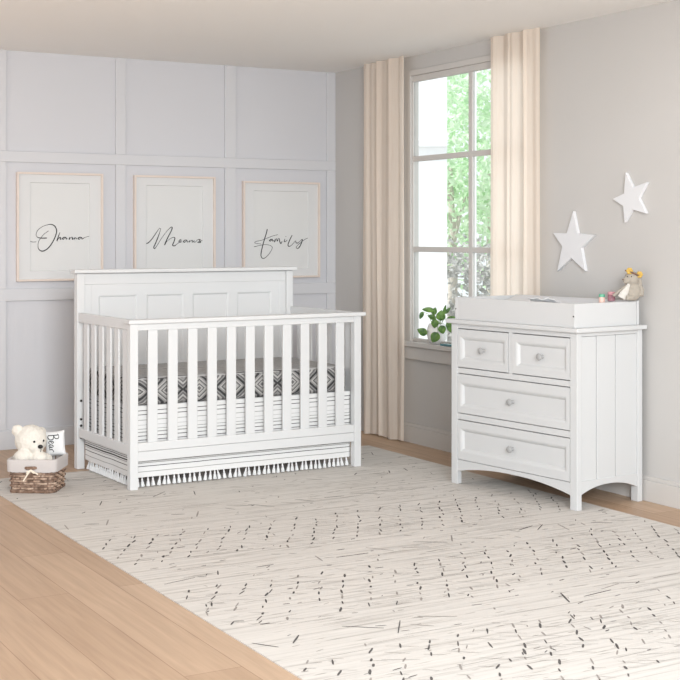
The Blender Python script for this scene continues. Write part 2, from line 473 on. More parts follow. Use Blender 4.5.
# ================================================================== RUG
rnd = random.Random(5)
RX0, RX1, RY0, RY1, RT = -2.75, -0.312, -5.35, -0.985, 0.004
rug = MB().box(RX0, RX1, RY0, RY1, 0.0, RT)
rug.mi = [0] * 6
def stitch(x, y, ang, ln, wd, mi):
    dx, dy = math.sin(ang), math.cos(ang)
    px, py = dy, -dx
    q = []
    for s_, t_ in ((-1, -0.6), (-0.3, -1), (1, -0.5), (1, 0.6), (0.2, 1), (-1, 0.5)):
        q.append((x + dx * ln / 2 * s_ + px * wd / 2 * t_, y + dy * ln / 2 * s_ + py * wd / 2 * t_, RT + 0.0008))
    if min(a[0] for a in q) < RX0 + .02 or max(a[0] for a in q) > RX1 - .02: return
    rug.add(q, [tuple(range(6))], mi)
A = R(31.5)
def trellis(yt, yb_, pitch, x_off):
    x = RX0 - 0.6 + x_off
    while x < RX1 + 0.6:
        y = yt
        k = 0
        while y > yb_:
            xx = x - (yt - y) * math.tan(A)
            if rnd.random() < 0.86:
                ln = rnd.uniform(0.025, 0.058); mi = 1 if rnd.random() < 0.62 else 2
                stitch(xx + rnd.gauss(0, .004), y + rnd.gauss(0, .008), A + rnd.gauss(0, 0.12), ln, rnd.uniform(0.0055, 0.0105), mi)
            # faint counter diagonal crossing each tick
            if rnd.random() < 0.6:
                stitch(xx + rnd.gauss(0, .01), y + rnd.gauss(0, .01), -R(58) + rnd.gauss(0, 0.15), rnd.uniform(0.05, 0.12), 0.0028, 2)
            y -= rnd.uniform(0.05, 0.075); k += 1
        x += pitch * (1 + rnd.gauss(0, 0.05))
for yt, yb_ in ((-2.68, -3.16), (-3.62, -4.12), (-4.55, -5.1)):
    trellis(yt, yb_, 0.113, 0.03)
# zigzag rows between the trellis bands
for yc in (-1.26, -1.84, -2.33, -3.4, -4.34):
    x = RX0 + 0.05; up = 1
    while x < RX1 - 0.05:
        if rnd.random() < 0.8:
            stitch(x, yc + rnd.gauss(0, .03), rnd.choice((A, -A - R(24), R(80), -R(60))) + rnd.gauss(0, .2), rnd.uniform(0.05, 0.15), rnd.uniform(0.005, 0.009), 1 if rnd.random() < 0.5 else 2)
        x += rnd.uniform(0.06, 0.13)
for i in range(520):   # scattered flecks
    stitch(rnd.uniform(RX0, RX1), rnd.uniform(RY0 + .05, RY1 - .05), rnd.choice((A, R(90), R(85))) + rnd.gauss(0, .3), rnd.uniform(0.015, 0.04), rnd.uniform(0.003, 0.008), 1 if rnd.random() < 0.45 else 2)
for i in range(260):   # long thin weft streaks
    stitch(rnd.uniform(RX0, RX1), rnd.uniform(RY0 + .05, RY1 - .05), R(90) + rnd.gauss(0, .03), rnd.uniform(0.08, 0.3), 0.0025, 2)
ro = rug.build('rug', [M['rug'], M['stitch'], M['stitch_pale']])
tag(ro, 'large pale beige woven rug with dark trellis stitching under the crib and dresser', 'rug')

# ================================================================== CRIB
KX, KY, KA = -2.1411, -1.6608, 0.0317
L, D = 1.402, 0.815
crib = thing('crib', 'white slatted wooden baby crib with panelled headboard', 'crib', (KX, KY, 0), KA)
P = 0.044
def cpart(name, mb, bevel=0.003): return mb.build(name, M['white'], crib, bevel)
# front posts stand on the rug, rear posts on the boards
for x0 in (0.0, L - P): cpart('post', MB().box(x0, x0 + P, 0, P, RT, 0.857))
# headboard end
HV = 0.777; HR = L - 0.012
hb = cpart('headboard', MB().box(P, HR - P, HV + 0.0205, D, 0.42, 1.1))
for x0 in (0.0, HR - P):
    MB().box(x0, x0 + P, HV - 0.012, D, 0.0, 1.098).build('headboard_post', M['white'], crib, 0.003)
fr_ = MB()
fr_.box(P, HR - P, HV, HV + 0.012, 1.035, 1.098)
fr_.box(P, 0.092, HV, HV + 0.012, 0.42, 1.035); fr_.box(HR - 0.092, HR - P, HV, HV + 0.012, 0.42, 1.035)
fr_.build('headboard_rail', M['white'], hb, 0.003)
MB().box(-0.022, HR + 0.018, HV - 0.034, D + 0.014, 1.1, 1.121).build('headboard_cap', M['white'], crib, 0.004)
x = 0.092; i0 = 0.132; wd = 0.2345; gp = 0.0585
edges = [0.092] + [i0 + wd * (k + 1) + gp * k + gp / 2 for k in range(3)] + [HR - 0.092]
for k in range(4):
    a = i0 + (wd + gp) * k
    p = recess(MB(), edges[k], edges[k + 1], 0.44, 1.035, a, a + wd, 0.5, 0.972, HV + 0.002, 0.008, 0.015, 0.015)
    p.build('panel', M['white'], hb)
# front gate
cpart('front_cap', MB().box(-0.012, L + 0.024, -0.014, P + 0.012, 0.857, 0.8785), 0.004)
cpart('top_rail', MB().box(P, L - P, 0.008, 0.034, 0.822, 0.857))
cpart('bottom_rail', MB().box(P, L - P, 0.004, 0.034, 0.199, 0.243))
cpart('lower_rail', MB().box(P, L - P, 0.0065, 0.034, 0.147, 0.1975))
gap = (L - 2 * P - 11 * 0.054) / 12
s0 = None
for k in range(11):
    xx = P + gap * (k + 1) + 0.054 * k
    if s0 is None: s0 = cpart('slat', MB().box(-0.027, 0.027, -0.009, 0.009, 0.241, 0.824)); s0.location = (xx + 0.027, 0.021, 0)
    else: copy_part(s0, crib, (xx + 0.027, 0.021, 0))
# ends
for side in (0, 1):
    xa, xb = (0.006, 0.03) if side == 0 else (L - 0.03, L - 0.006)
    cpart('side_top_rail', MB().box(xa, xb, P, HV - 0.012, 0.826, 0.8785 if side == 0 else 0.8785))
    cpart('side_bottom_rail', MB().box(xa, xb, P, HV - 0.012, 0.18, 0.233))
    e0 = None
    for k in range(6):
        yy = 0.107 + 0.112 * k
        if e0 is None: e0 = cpart('side_slat', MB().box(-0.006, 0.006, -0.029, 0.029, 0.231, 0.828)); e0.location = ((xa + xb) / 2, yy, 0)
        else: copy_part(e0, crib, ((xa + xb) / 2, yy, 0))
b0 = None
for z in (0.384, 0.28, 0.244, 0.177):
    if b0 is None:
        b0 = MB().lathe([(0.007, 0), (0.007, 0.003), (0.003, 0.004)], 12, mat=Matrix.Rotation(R(90), 3, 'X')).build('bolt', M['screw'], crib)
        b0['label'] = 'dark metal bolt head'
        b0.location = (0.022, HV - 0.012, z)
    else:
        c = copy_part(b0, crib, (0.022, HV - 0.012, z))
MB().box(0.04, L - 0.04, 0.06, HV - 0.014, 0.405, 0.428).build('mattress_support', M['white'], crib, 0.002)

# mattress in its printed cover
mt = MB(); mx0, mx1, my0, my1, mz0, mz1 = 0.05, 1.35, 0.058, HV - 0.016, 0.4285, 0.572
def rr(x0, x1, y0, y1, r, z):
    q = []
    for cx, cy, a0 in ((x1 - r, y1 - r, 0), (x0 + r, y1 - r, 90), (x0 + r, y0 + r, 180), (x1 - r, y0 + r, 270)):
        for t in range(6):
            a = R(a0 + t * 18); q.append((cx + r * math.cos(a), cy + r * math.sin(a), z))
    return q
rings = [rr(mx0 + .012, mx1 - .012, my0 + .012, my1 - .012, .04, mz0), rr(mx0, mx1, my0, my1, .045, mz0 + .015), rr(mx0, mx1, my0, my1, .045, mz1 - .02),
         rr(mx0 + .006, mx1 - .006, my0 + .006, my1 - .006, .042, mz1 - .006), rr(mx0 + .02, mx1 - .02, my0 + .02, my1 - .02, .035, mz1)]
N = 24
vs = [q for r_ in rings for q in r_]
fs = [tuple(range(N))[::-1], tuple(range(4 * N, 5 * N))] + [(i * N + k, i * N + (k + 1) % N, (i + 1) * N + (k + 1) % N, (i + 1) * N + k) for i in range(4) for k in range(N)]
mt.add(vs, fs)
mroot = thing('crib_mattress', 'crib mattress in grey and black diamond print cover inside the white crib', 'mattress', (KX, KY, 0), KA)
mt.build('mattress_cover', M['diamond'], mroot, smooth=50)

# crib skirt: cloth panels hanging below the mattress, tassels along the hem
sk = thing('crib_skirt', 'white crib skirt with black stripes and tassel fringe under the mattress', 'crib skirt', (KX, KY, 0), KA)
def cloth_wall(p0, p1, z0, z1, amp, th, seedv):
    """A hanging panel from p0 to p1 (plan points) with slight folds and real thickness."""
    m = MB(); n_ = 60
    d = Vector((p1[0] - p0[0], p1[1] - p0[1])); ln = d.length; d.normalize(); nn = Vector((-d.y, d.x))
    vs = []
    for i in range(n_ + 1):
        t = i / n_
        o = amp * math.sin(t * ln * 14 + seedv) + amp * 0.6 * math.sin(t * ln * 31 + seedv * 2)
        for zz, k in ((z0, 1.0), (z1, 0.15)):
            for h in (-th / 2, th / 2):
                c = Vector(p0) + d * (ln * t) + nn * (o * k + h)
                vs.append((c.x, c.y, zz))
    fs = []
    for i in range(n_):
        a = i * 4; b = a + 4
        fs += [(a, b, b + 2, a + 2), (a + 1, a + 3, b + 3, b + 1), (a, a + 1, b + 1, b), (a + 2, b + 2, b + 3, a + 3)]
    fs += [(0, 2, 3, 1), (4 * n_, 4 * n_ + 1, 4 * n_ + 3, 4 * n_ + 2)]
    return m.add(vs, fs)
cloth_wall((0.05, 0.0535), (L - 0.05, 0.0535), 0.056, 0.426, 0.0025, 0.003, 0.4).build('skirt_panel', M['skirt'], sk, smooth=60)
cloth_wall((0.039, 0.06), (0.039, HV - 0.03), 0.056, 0.426, 0.0025, 0.003, 1.1).build('skirt_panel', M['skirt'], sk, smooth=60)
cloth_wall((L - 0.039, 0.06), (L - 0.039, HV - 0.03), 0.056, 0.426, 0.0025, 0.003, 2.1).build('skirt_panel', M['skirt'], sk, smooth=60)
tp = MB()
tp.tube([(0, 0, 0.06), (0, 0, 0.05), (0, 0, 0.047)], [0.0025, 0.0035, 0.0045], 8)
tp.lathe([(0.004, 0.048), (0.006, 0.043), (0.0045, 0.038), (0.0075, 0.025), (0.0095, 0.012), (0.008, 0.0085)], 9)
for k in range(7):
    a = k * 0.9
    tp.tube([(0.005 * math.cos(a), 0.005 * math.sin(a), 0.034), (0.0095 * math.cos(a), 0.0095 * math.sin(a), 0.0095)], [0.0022, 0.0016], 5)
t0 = tp.build('tassel', M['cotton'], sk, smooth=60)
spots = [(0.062 + k * (L - 0.124) / 43, 0.0535) for k in range(44)] + [(0.039, 0.082 + k * 0.62 / 22) for k in range(23)]
for k, (x, y) in enumerate(spots):
    o = t0 if k == 0 else copy_part(t0, sk)
    o.location = (x, y, 0); o.rotation_euler = (rnd.gauss(0, .06), rnd.gauss(0, .12), rnd.uniform(0, 6)); o.scale = (1, 1, 1)

# ================================================================== DRESSER
DX, DY, DA = -0.4852, -3.1958, 0.1052
# local x = depth towards the wall, local y = width
W, E, H = 0.915, 0.456, 0.85
dr = thing('dresser', 'white four-drawer wooden dresser with plank sides and arched base', 'dresser', (DX, DY, 0), DA)
def dpart(name, mb, parent=None, bevel=0.0025): return mb.build(name, M['soft_white'], parent or dr, bevel)
PW, PD = 0.046, 0.032
for (x0, x1, y0, y1, z) in ((0, PD, 0, PW, RT), (0, PD, W - PW, W, RT), (E - PD, E, 0, PW, RT), (E - PD, E, W - PW, W, 0.0)):
    dpart('leg_post', MB().box(x0, x1, y0, y1, 0.0 if x0 > 0.1 else z, H))
dpart('top', MB().box(-0.02, E + 0.012, -0.022, W + 0.027, H, H + 0.0215), bevel=0.004)
# frame bars on the front
fb = MB()
fb.box(0.004, 0.03, PW, W - PW, 0.825, H)
fb.box(0.004, 0.03, PW, W - PW, 0.589, 0.617)
fb.box(0.004, 0.03, PW, W - PW, 0.346, 0.377)
fb.box(0.004, 0.03, 0.4535, 0.4785, 0.617, 0.825)
dpart('front_frame', fb, bevel=0.0015)
def arch(u0, u1, zt, ze, zm):
    pts = [(u0, zt), (u0, ze)] + [(u0 + (u1 - u0) * k / 20.0, ze + (zm - ze) * (1 - abs(2 * k / 20.0 - 1) ** 2.2)) for k in range(1, 20)] + [(u1, ze), (u1, zt)]
    return pts
dpart('front_apron', MB().prism(arch(PW, W - PW, 0.133, 0.072, 0.112), 'x', 0.004, 0.026), bevel=0.001)
dpart('side_apron', MB().prism(arch(PD, E - PD, 0.14, 0.074, 0.112), 'y', 0.006, 0.024), bevel=0.001)
dpart('side_apron', MB().prism(arch(PD, E - PD, 0.14, 0.074, 0.112), 'y', W - 0.024, W - 0.006), bevel=0.001)
# plank sides with grooves
for y0, y1 in ((0.012, 0.024), (W - 0.024, W - 0.012)):
    for a, b in ((PD, 0.1425), (0.147, 0.2745), (0.279, E - PD)):
        dpart('side_panel', MB().box(a, b, y0, y1, 0.138, 0.8285), bevel=0.002)
    dpart('side_rail', MB().box(PD, E - PD, y0 - 0.006 if y0 < .1 else y0, y1 if y0 < .1 else y1 + 0.006, 0.83, H), bevel=0.002)
dpart('carcass', MB().box(0.036, E - 0.006, 0.026, W - 0.026, 0.136, 0.845), bevel=0)
# drawers (front looks along -x): built in (u, v, z) then turned
def turn(mb):
    mb.v = [(v, u, z) for (u, v, z) in mb.v]; return mb
def knob():
    return MB().lathe([(0.0105, 0.0), (0.008, 0.006), (0.0075, 0.011), (0.0125, 0.017), (0.017, 0.022), (0.017, 0.027), (0.013, 0.0315), (0.005, 0.0333)], 20, mat=Matrix.Rotation(R(-90), 3, 'Y'))
k0 = None
for (u0, u1, z0, z1, iu0, iu1, iz0, iz1) in (
        (0.4815, W - PW - 0.003, 0.622, 0.8205, 0.505, 0.845, 0.655, 0.783), (PW + 0.003, 0.4505, 0.622, 0.8205, 0.073, 0.423, 0.655, 0.783),
        (PW + 0.003, W - PW - 0.003, 0.3815, 0.585, 0.073, 0.845, 0.413, 0.54), (PW + 0.003, W - PW - 0.003, 0.1365, 0.342, 0.073, 0.845, 0.177, 0.302)):
    d_ = turn(recess(MB(), u0, u1, z0, z1, iu0, iu1, iz0, iz1, 0.002, 0.03, 0.014, 0.019))
    do = d_.build('drawer', M['soft_white'], dr)
    loc = (0.0155, (iu0 + iu1) / 2, (iz0 + iz1) / 2)
    if k0 is None:
        k0 = knob().build('knob', M['knob'], do, smooth=40); k0.location = loc
    else: copy_part(k0, do, loc)

# changing tray on the dresser
TZ = H + 0.0215
tr = thing('changing_tray', 'white open changing tray standing on the dresser top', 'changing tray', (DX, DY, TZ), DA)
TH = 0.116
tx0, tx1, ty0, ty1 = 0.0, 0.432, 0.015, 0.886
b = MB().box(tx0 + 0.002, tx0 + 0.017, ty0 + 0.016, ty1 - 0.016, 0, TH); b.build('front_board', M['soft_white'], tr, 0.002)
MB().box(tx0, tx1 - 0.003, ty0, ty0 + 0.016, 0, TH).build('side_board', M['soft_white'], tr, 0.002)
MB().box(tx0, tx1, ty1 - 0.016, ty1, 0, TH).build('side_board', M['soft_white'], tr, 0.002)
MB().box(tx1, tx1 + 0.016, ty0 - 0.002, ty1 + 0.002, 0, TH + 0.003).build('back_board', M['soft_white'], tr, 0.002)
MB().box(tx0 + 0.017, tx1, ty0 + 0.016, ty1 - 0.016, 0, 0.008).build('base_board', M['soft_white'], tr)
s1 = MB().lathe([(0.004, 0), (0.004, 0.0015)], 10, mat=Matrix.Rotation(R(-90), 3, 'Y')).build('screw', M['screw'], tr)
s1.location = (tx0, ty0 + 0.008, 0.055); s1['label'] = 'small dark screw head'
for yy, zz in ((ty1 - 0.008, 0.055),): copy_part(s1, tr, (tx0, yy, zz))

# contoured pad (long sides raised) inside the tray
pd = thing('changing_pad', 'white contoured changing pad lying inside the tray', 'changing pad', (DX, DY, TZ + 0.008), DA)
m = MB(); px0, px1, py0, py1 = 0.022, 0.426, 0.038, 0.862
nx, ny = 16, 20
def padz(s_, t_):
    k_ = 2 * s_ - 1; z = 0.078 + (0.042 if k_ > 0 else 0.018) * k_ * k_
    edge = min(s_, 1 - s_) * (px1 - px0); e2 = min(t_, 1 - t_) * (py1 - py0)
    for d in (edge, e2):
        if d < 0.02: z -= 0.03 * (1 - math.sqrt(max(0, 1 - (1 - d / 0.02) ** 2)))
    return z
vs = []; fs = []
ss = [0, .012, .03, .05] + [0.05 + 0.9 * k / 11 for k in range(1, 11)] + [.95, .97, .988, 1]
ts = [0, .006, .014, .024] + [0.024 + 0.952 * k / 13 for k in range(1, 13)] + [.976, .986, .994, 1]
for s_ in ss:
    for t_ in ts: vs.append((px0 + (px1 - px0) * s_, py0 + (py1 - py0) * t_, padz(s_, t_)))
a_, b_ = len(ss), len(ts)
for i in range(a_ - 1):
    for j in range(b_ - 1): fs.append((i * b_ + j, i * b_ + j + 1, (i + 1) * b_ + j + 1, (i + 1) * b_ + j))
rim = [j for j in range(b_)] + [i * b_ + b_ - 1 for i in range(1, a_)] + [(a_ - 1) * b_ + j for j in range(b_ - 2, -1, -1)] + [i * b_ for i in range(a_ - 2, 0, -1)]
base = len(vs); vs += [(vs[k][0], vs[k][1], 0.0) for k in rim]
nr = len(rim)
for i in range(nr): fs.append((rim[i], rim[(i + 1) % nr], base + (i + 1) % nr, base + i))
fs.append(tuple(range(base, base + nr)))
m.add(vs, fs); m.build('pad', M['pad'], pd, smooth=50)
def pad_world(u, v, dz=0):
    s_ = (v - px0) / (px1 - px0); t_ = (u - py0) / (py1 - py0)
    c, s = math.cos(DA), math.sin(DA)
    return Vector((DX + c * v - s * u, DY + s * v + c * u, TZ + 0.008 + padz(s_, t_) + dz))

# crumpled wipe on the pad
cl = MB(); nn_ = 14
vs = []; fs = []
for i in range(nn_ + 1):
    for j in range(nn_ + 1):
        a, b = i / nn_ - .5, j / nn_ - .5
        z = 0.006 + 0.012 * noise.noise(Vector((a * 5, b * 5, 1.3))) + 0.010 * math.cos(a * 9) * (0.5 - abs(b))
        vs.append((a * 0.11 * (1 - .3 * b), b * 0.15, max(0.001, z) + 0.001))
k = nn_ + 1
for i in range(nn_):
    for j in range(nn_): fs.append((i * k + j, (i + 1) * k + j, (i + 1) * k + j + 1, i * k + j + 1))
cl.add(vs, fs)
co = cl.build('folded_cloth', M['cotton'], smooth=60)
so = co.modifiers.new('thickness', 'SOLIDIFY'); so.thickness = 0.003; so.offset = 1
co.location = pad_world(0.30, 0.085, 0.010); co.rotation_euler = (0, R(18), DA + 0.3)
tag(co, 'crumpled white cloth lying on the front edge of the changing pad', 'cloth')

# ================================================================== WALL STARS
S1 = [(-2.6034, 1.4423), (-2.6393, 1.3246), (-2.772, 1.3151), (-2.6685, 1.2468), (-2.7006, 1.1266), (-2.587, 1.1931), (-2.4701, 1.1214), (-2.5122, 1.2536), (-2.4361, 1.3261), (-2.5498, 1.3259)]
S2 = [(-3.0115, 1.6301), (-3.0644, 1.5529), (-3.1667, 1.5763), (-3.1058, 1.4989), (-3.1603, 1.421), (-3.0586, 1.443), (-3.0034, 1.3774), (-2.9937, 1.4612), (-2.9134, 1.4985), (-2.9997, 1.5242)]
for pts, lab in ((S1, 'white wooden wall star hanging lower, nearest the curtain'), (S2, 'white wooden wall star hanging higher, tilted, above the plush toy')):
    cy = sum(p[0] for p in pts) / 10; cz = sum(p[1] for p in pts) / 10
    o = MB().prism([(p[0] - cy, p[1] - cz) for p in pts], 'x', -0.02, -0.001).build('wall_star', M['star'], bevel=0.0012)
    o.location = (0, cy, cz); tag(o, lab, 'wall star', 'white stars on the right wall')

# ================================================================== PICTURES
TEXT = {
 'Ohana': [
  [(-2.0583,1.2974,1.0),(-2.0882,1.2967,1.0),(-2.1106,1.2996,0.8),(-2.124,1.3091,0.45),(-2.1255,1.3252,0.45),(-2.1143,1.3471,0.45),(-2.0882,1.3669,0.45),(-2.0583,1.3787,0.45),(-2.032,1.3824,0.8),(-2.0109,1.3745,1.0),(-1.9981,1.3547,1.0),(-1.9966,1.3312,1.0),(-2.0071,1.2996,1.0),(-2.0245,1.2665,1.0),(-2.0508,1.2336,1.0),(-2.077,1.2177,1.0),(-2.0957,1.2178,1.0),(-2.1106,1.2303,0.7),(-2.1143,1.2522,0.45),(-2.1091,1.2777,0.45),(-2.0957,1.2996,0.45),(-2.0733,1.3237,0.45),(-2.047,1.3421,0.45)],
  [(-2.1663,1.28,0.45),(-2.1478,1.2727,0.45),(-2.1255,1.2741,0.45)],
  [(-1.9739,1.3327,0.45),(-1.983,1.3106,0.8),(-1.9935,1.2797,1.0),(-1.9875,1.2885,0.45),(-1.9769,1.301,0.8),(-1.9708,1.2995,1.0),(-1.9724,1.2885,0.8),(-1.9633,1.2922,0.45)],
  [(-1.9359,1.3017,0.8),(-1.9481,1.3017,1.0),(-1.958,1.2944,1.0),(-1.9526,1.2892,0.8),(-1.9412,1.2958,0.45),(-1.9344,1.3017,0.45),(-1.9329,1.2914,1.0),(-1.9253,1.2943,0.45)],
  [(-1.9115,1.3032,0.45),(-1.9146,1.2884,1.0),(-1.9054,1.2995,0.45),(-1.8947,1.3017,0.8),(-1.8932,1.2884,1.0),(-1.8856,1.2958,0.45)],
  [(-1.8794,1.3017,0.45),(-1.881,1.2899,0.8),(-1.8718,1.3002,0.45),(-1.8656,1.2898,0.8)],
  [(-1.8349,1.3017,0.8),(-1.8472,1.3017,1.0),(-1.8572,1.2943,1.0),(-1.8503,1.2891,0.8),(-1.8395,1.2957,0.45),(-1.8334,1.3017,0.45),(-1.8303,1.2913,1.0),(-1.8149,1.2994,0.45),(-1.7917,1.3069,0.45),(-1.7685,1.3106,0.45)],
 ],
 'Means': [
  [(-1.408,1.2596,1.0),(-1.3878,1.2657,1.0),(-1.3634,1.2877,0.8),(-1.3349,1.3259,0.7),(-1.3121,1.3565,0.45),(-1.3023,1.358,0.45),(-1.3039,1.3435,0.45),(-1.3202,1.2991,1.0),(-1.339,1.2571,1.0),(-1.348,1.2381,1.0),(-1.3431,1.2281,0.8),(-1.3268,1.2456,0.45),(-1.2941,1.2953,0.45),(-1.2571,1.3413,0.45),(-1.2299,1.3659,0.7),(-1.22,1.3652,1.0),(-1.2266,1.3436,1.0),(-1.253,1.2953,1.0),(-1.2736,1.2508,1.0),(-1.2571,1.2745,0.45),(-1.2283,1.2952,0.45),(-1.2076,1.3014,0.7),(-1.201,1.2929,1.0),(-1.2093,1.2683,1.0),(-1.2175,1.2499,1.0),(-1.2035,1.246,1.0),(-1.1869,1.2567,0.45),(-1.1703,1.2697,0.45),(-1.157,1.2821,0.7),(-1.1636,1.2859,0.7),(-1.1728,1.2759,0.8),(-1.1661,1.2682,0.8),(-1.1495,1.2743,0.45)],
  [(-1.1186,1.2835,0.8),(-1.132,1.282,0.8),(-1.1403,1.2728,1.0),(-1.132,1.2689,0.8),(-1.122,1.2758,0.45),(-1.1153,1.2828,0.45),(-1.1136,1.2704,0.8),(-1.1036,1.2742,0.45)],
  [(-1.0952,1.282,0.45),(-1.0994,1.2696,0.8),(-1.0885,1.2796,0.45),(-1.0784,1.2812,0.8),(-1.0784,1.2695,0.8),(-1.0683,1.2742,0.45)],
  [(-1.0633,1.2819,0.45),(-1.0667,1.2711,0.8),(-1.0549,1.271,0.45),(-1.0448,1.2819,0.45)],
  [(-1.0448,1.2819,0.45),(-1.0296,1.2881,0.7),(-1.0211,1.285,1.0),(-1.0262,1.2772,1.0),(-1.0178,1.2694,1.0),(-1.0321,1.2663,0.8),(-1.0397,1.2702,0.45),(-1.0195,1.2756,0.45),(-0.9983,1.2849,0.45),(-0.9839,1.2896,0.45)],
 ],
 'Family': [
  [(-0.5204,1.357,1.0),(-0.5266,1.3306,1.0),(-0.5418,1.2867,1.0),(-0.5578,1.2349,1.0),(-0.5667,1.195,1.0),(-0.5667,1.1711,0.8),(-0.5534,1.1583,0.8),(-0.5355,1.1629,0.6),(-0.5088,1.1851,0.45),(-0.4882,1.2146,0.45),(-0.4819,1.2305,0.45),(-0.4909,1.2426,0.45),(-0.5177,1.2507,0.45),(-0.5489,1.2508,0.45),(-0.5933,1.243,0.45),(-0.6154,1.2383,0.6),(-0.6375,1.2407,0.6)],
  [(-0.4397,1.3195,0.45),(-0.4774,1.3106,0.45),(-0.5177,1.297,0.45),(-0.5578,1.2827,0.45),(-0.5977,1.2748,0.45),(-0.6145,1.2669,0.45),(-0.6066,1.2605,0.45),(-0.5667,1.2556,0.45)],
  [(-0.481,1.2882,0.8),(-0.4953,1.2858,1.0),(-0.5043,1.2778,0.8),(-0.4936,1.2762,0.8),(-0.481,1.2874,0.45),(-0.4783,1.2754,1.0),(-0.4702,1.281,0.45)],
  [(-0.4595,1.293,0.45),(-0.4657,1.2681,0.8),(-0.4532,1.289,0.45),(-0.4469,1.2906,0.7),(-0.4451,1.2745,0.8),(-0.4343,1.2922,0.45),(-0.4279,1.2905,0.7),(-0.4252,1.2729,1.0),(-0.4162,1.2584,1.0),(-0.4072,1.2744,0.45)],
  [(-0.3855,1.2905,0.45),(-0.3909,1.2744,1.0),(-0.3818,1.2712,0.7),(-0.3673,1.2824,0.45)],
  [(-0.3291,1.3163,0.6),(-0.3419,1.2945,1.0),(-0.3564,1.2663,1.0),(-0.3619,1.2461,1.0),(-0.351,1.2388,0.8),(-0.3309,1.2501,0.45),(-0.3054,1.2759,0.45)],
  [(-0.2999,1.2783,0.45),(-0.3008,1.2661,0.8),(-0.2889,1.2613,0.8),(-0.2687,1.2742,0.45),(-0.2504,1.2871,0.8),(-0.2577,1.262,1.0),(-0.2733,1.2337,1.0),(-0.2889,1.224,0.8),(-0.2981,1.2322,0.45),(-0.2871,1.2459,0.45),(-0.2504,1.2741,0.45),(-0.2227,1.2903,0.45),(-0.2024,1.2968,0.45)],
  [(-0.38,1.305,0.7),(-0.3764,1.3066,0.7)],
 ],
}

def ribbon(mb, pts, y, wmax):
    """Pen stroke: a smooth thin raised band through (x, z, weight) points."""
    q = []
    n_ = len(pts)
    for i in range(n_ - 1):
        p0 = pts[max(i - 1, 0)]; p1 = pts[i]; p2 = pts[i + 1]; p3 = pts[min(i + 2, n_ - 1)]
        for s in range(5):
            t = s / 5.0
            q.append(tuple(0.5 * (2 * p1[k] + (p2[k] - p0[k]) * t + (2 * p0[k] - 5 * p1[k] + 4 * p2[k] - p3[k]) * t * t + (3 * p1[k] - p0[k] - 3 * p2[k] + p3[k]) * t ** 3) for k in range(3)))
    q.append(tuple(pts[-1]))
    vs = []; fs = []
    for i, p in enumerate(q):
        a = q[max(i - 1, 0)]; b = q[min(i + 1, len(q) - 1)]
        d = Vector((b[0] - a[0], b[1] - a[1]))
        if d.length < 1e-9: d = Vector((1, 0))
        d.normalize(); nn_ = Vector((-d.y, d.x)) * wmax * max(p[2], .2) * 0.5
        for h in (-0.0006, 0.0006):
            for sg in (1, -1): vs.append((p[0] + nn_.x * sg, y + h, p[1] + nn_.y * sg))
    for i in range(len(q) - 1):
        a, b = i * 4, i * 4 + 4
        fs += [(a, a + 1, b + 1, b), (a + 2, b + 2, b + 3, a + 3), (a, b, b + 2, a + 2), (a + 1, a + 3, b + 3, b + 1)]
    mb.add(vs, fs)
PICS = [('Ohana', -2.251, -1.697, 1.03, 1.705, 'framed white print with handwritten word Ohana, left of the three'),
        ('Means', -1.488, -0.918, 1.03, 1.702, 'framed white print with handwritten word Means, middle of the three'),
        ('Family', -0.708, -0.12, 1.025, 1.68, 'framed white print with handwritten word Family, nearest the room corner')]
for word, x0, x1, z0, z1, lab in PICS:
    cx, cz = (x0 + x1) / 2, (z0 + z1) / 2; hw, hh = (x1 - x0) / 2, (z1 - z0) / 2
    pr_ = thing('framed_picture', lab, 'picture', (cx - (0.011 if word == 'Family' else 0.005), 0, cz), 0, 'framed prints on the panelled wall')
    f = MB(); b_ = 0.013; dp = 0.032
    f.box(-hw, -hw + b_, -dp, 0, -hh, hh); f.box(hw - b_, hw, -dp, 0, -hh, hh)
    f.box(-hw + b_, hw - b_, -dp, 0, hh - b_, hh); f.box(-hw + b_, hw - b_, -dp, 0, -hh, -hh + b_)
    f.build('frame', M['oak'], pr_, 0.0015)
    mw, mh = hw - b_, hh - b_; iw, ih = mw - 0.072, mh - 0.05
    mm = MB()
    def rg(a, c, y): return [(-a, y, -c), (a, y, -c), (a, y, c), (-a, y, c)]
    vs = rg(mw, mh, -0.016) + rg(iw, ih, -0.016) + rg(iw - .003, ih - .003, -0.0105) + rg(mw, mh, -0.0095) + rg(iw - .003, ih - .003, -0.0095)
    fs = []
    for a, c in ((0, 4), (4, 8), (8, 16), (16, 12), (12, 0)):
        for i in range(4): fs.append((a + i, a + (i + 1) % 4, c + (i + 1) % 4, c + i))
    mm.add(vs, fs); mm.build('mat_board', M['mat_board'], pr_)
    MB().box(-mw, mw, -0.0095, -0.002, -mh, mh).build('print', M['paper'], pr_)
    t_ = MB()
    for st in TEXT[word]:
        ribbon(t_, [(p[0] - cx, p[1] - cz, p[2]) for p in st], -0.0104, 0.0062)
    lo = t_.build('lettering', M['ink'], pr_); lo['label'] = 'dark handwritten word ' + word

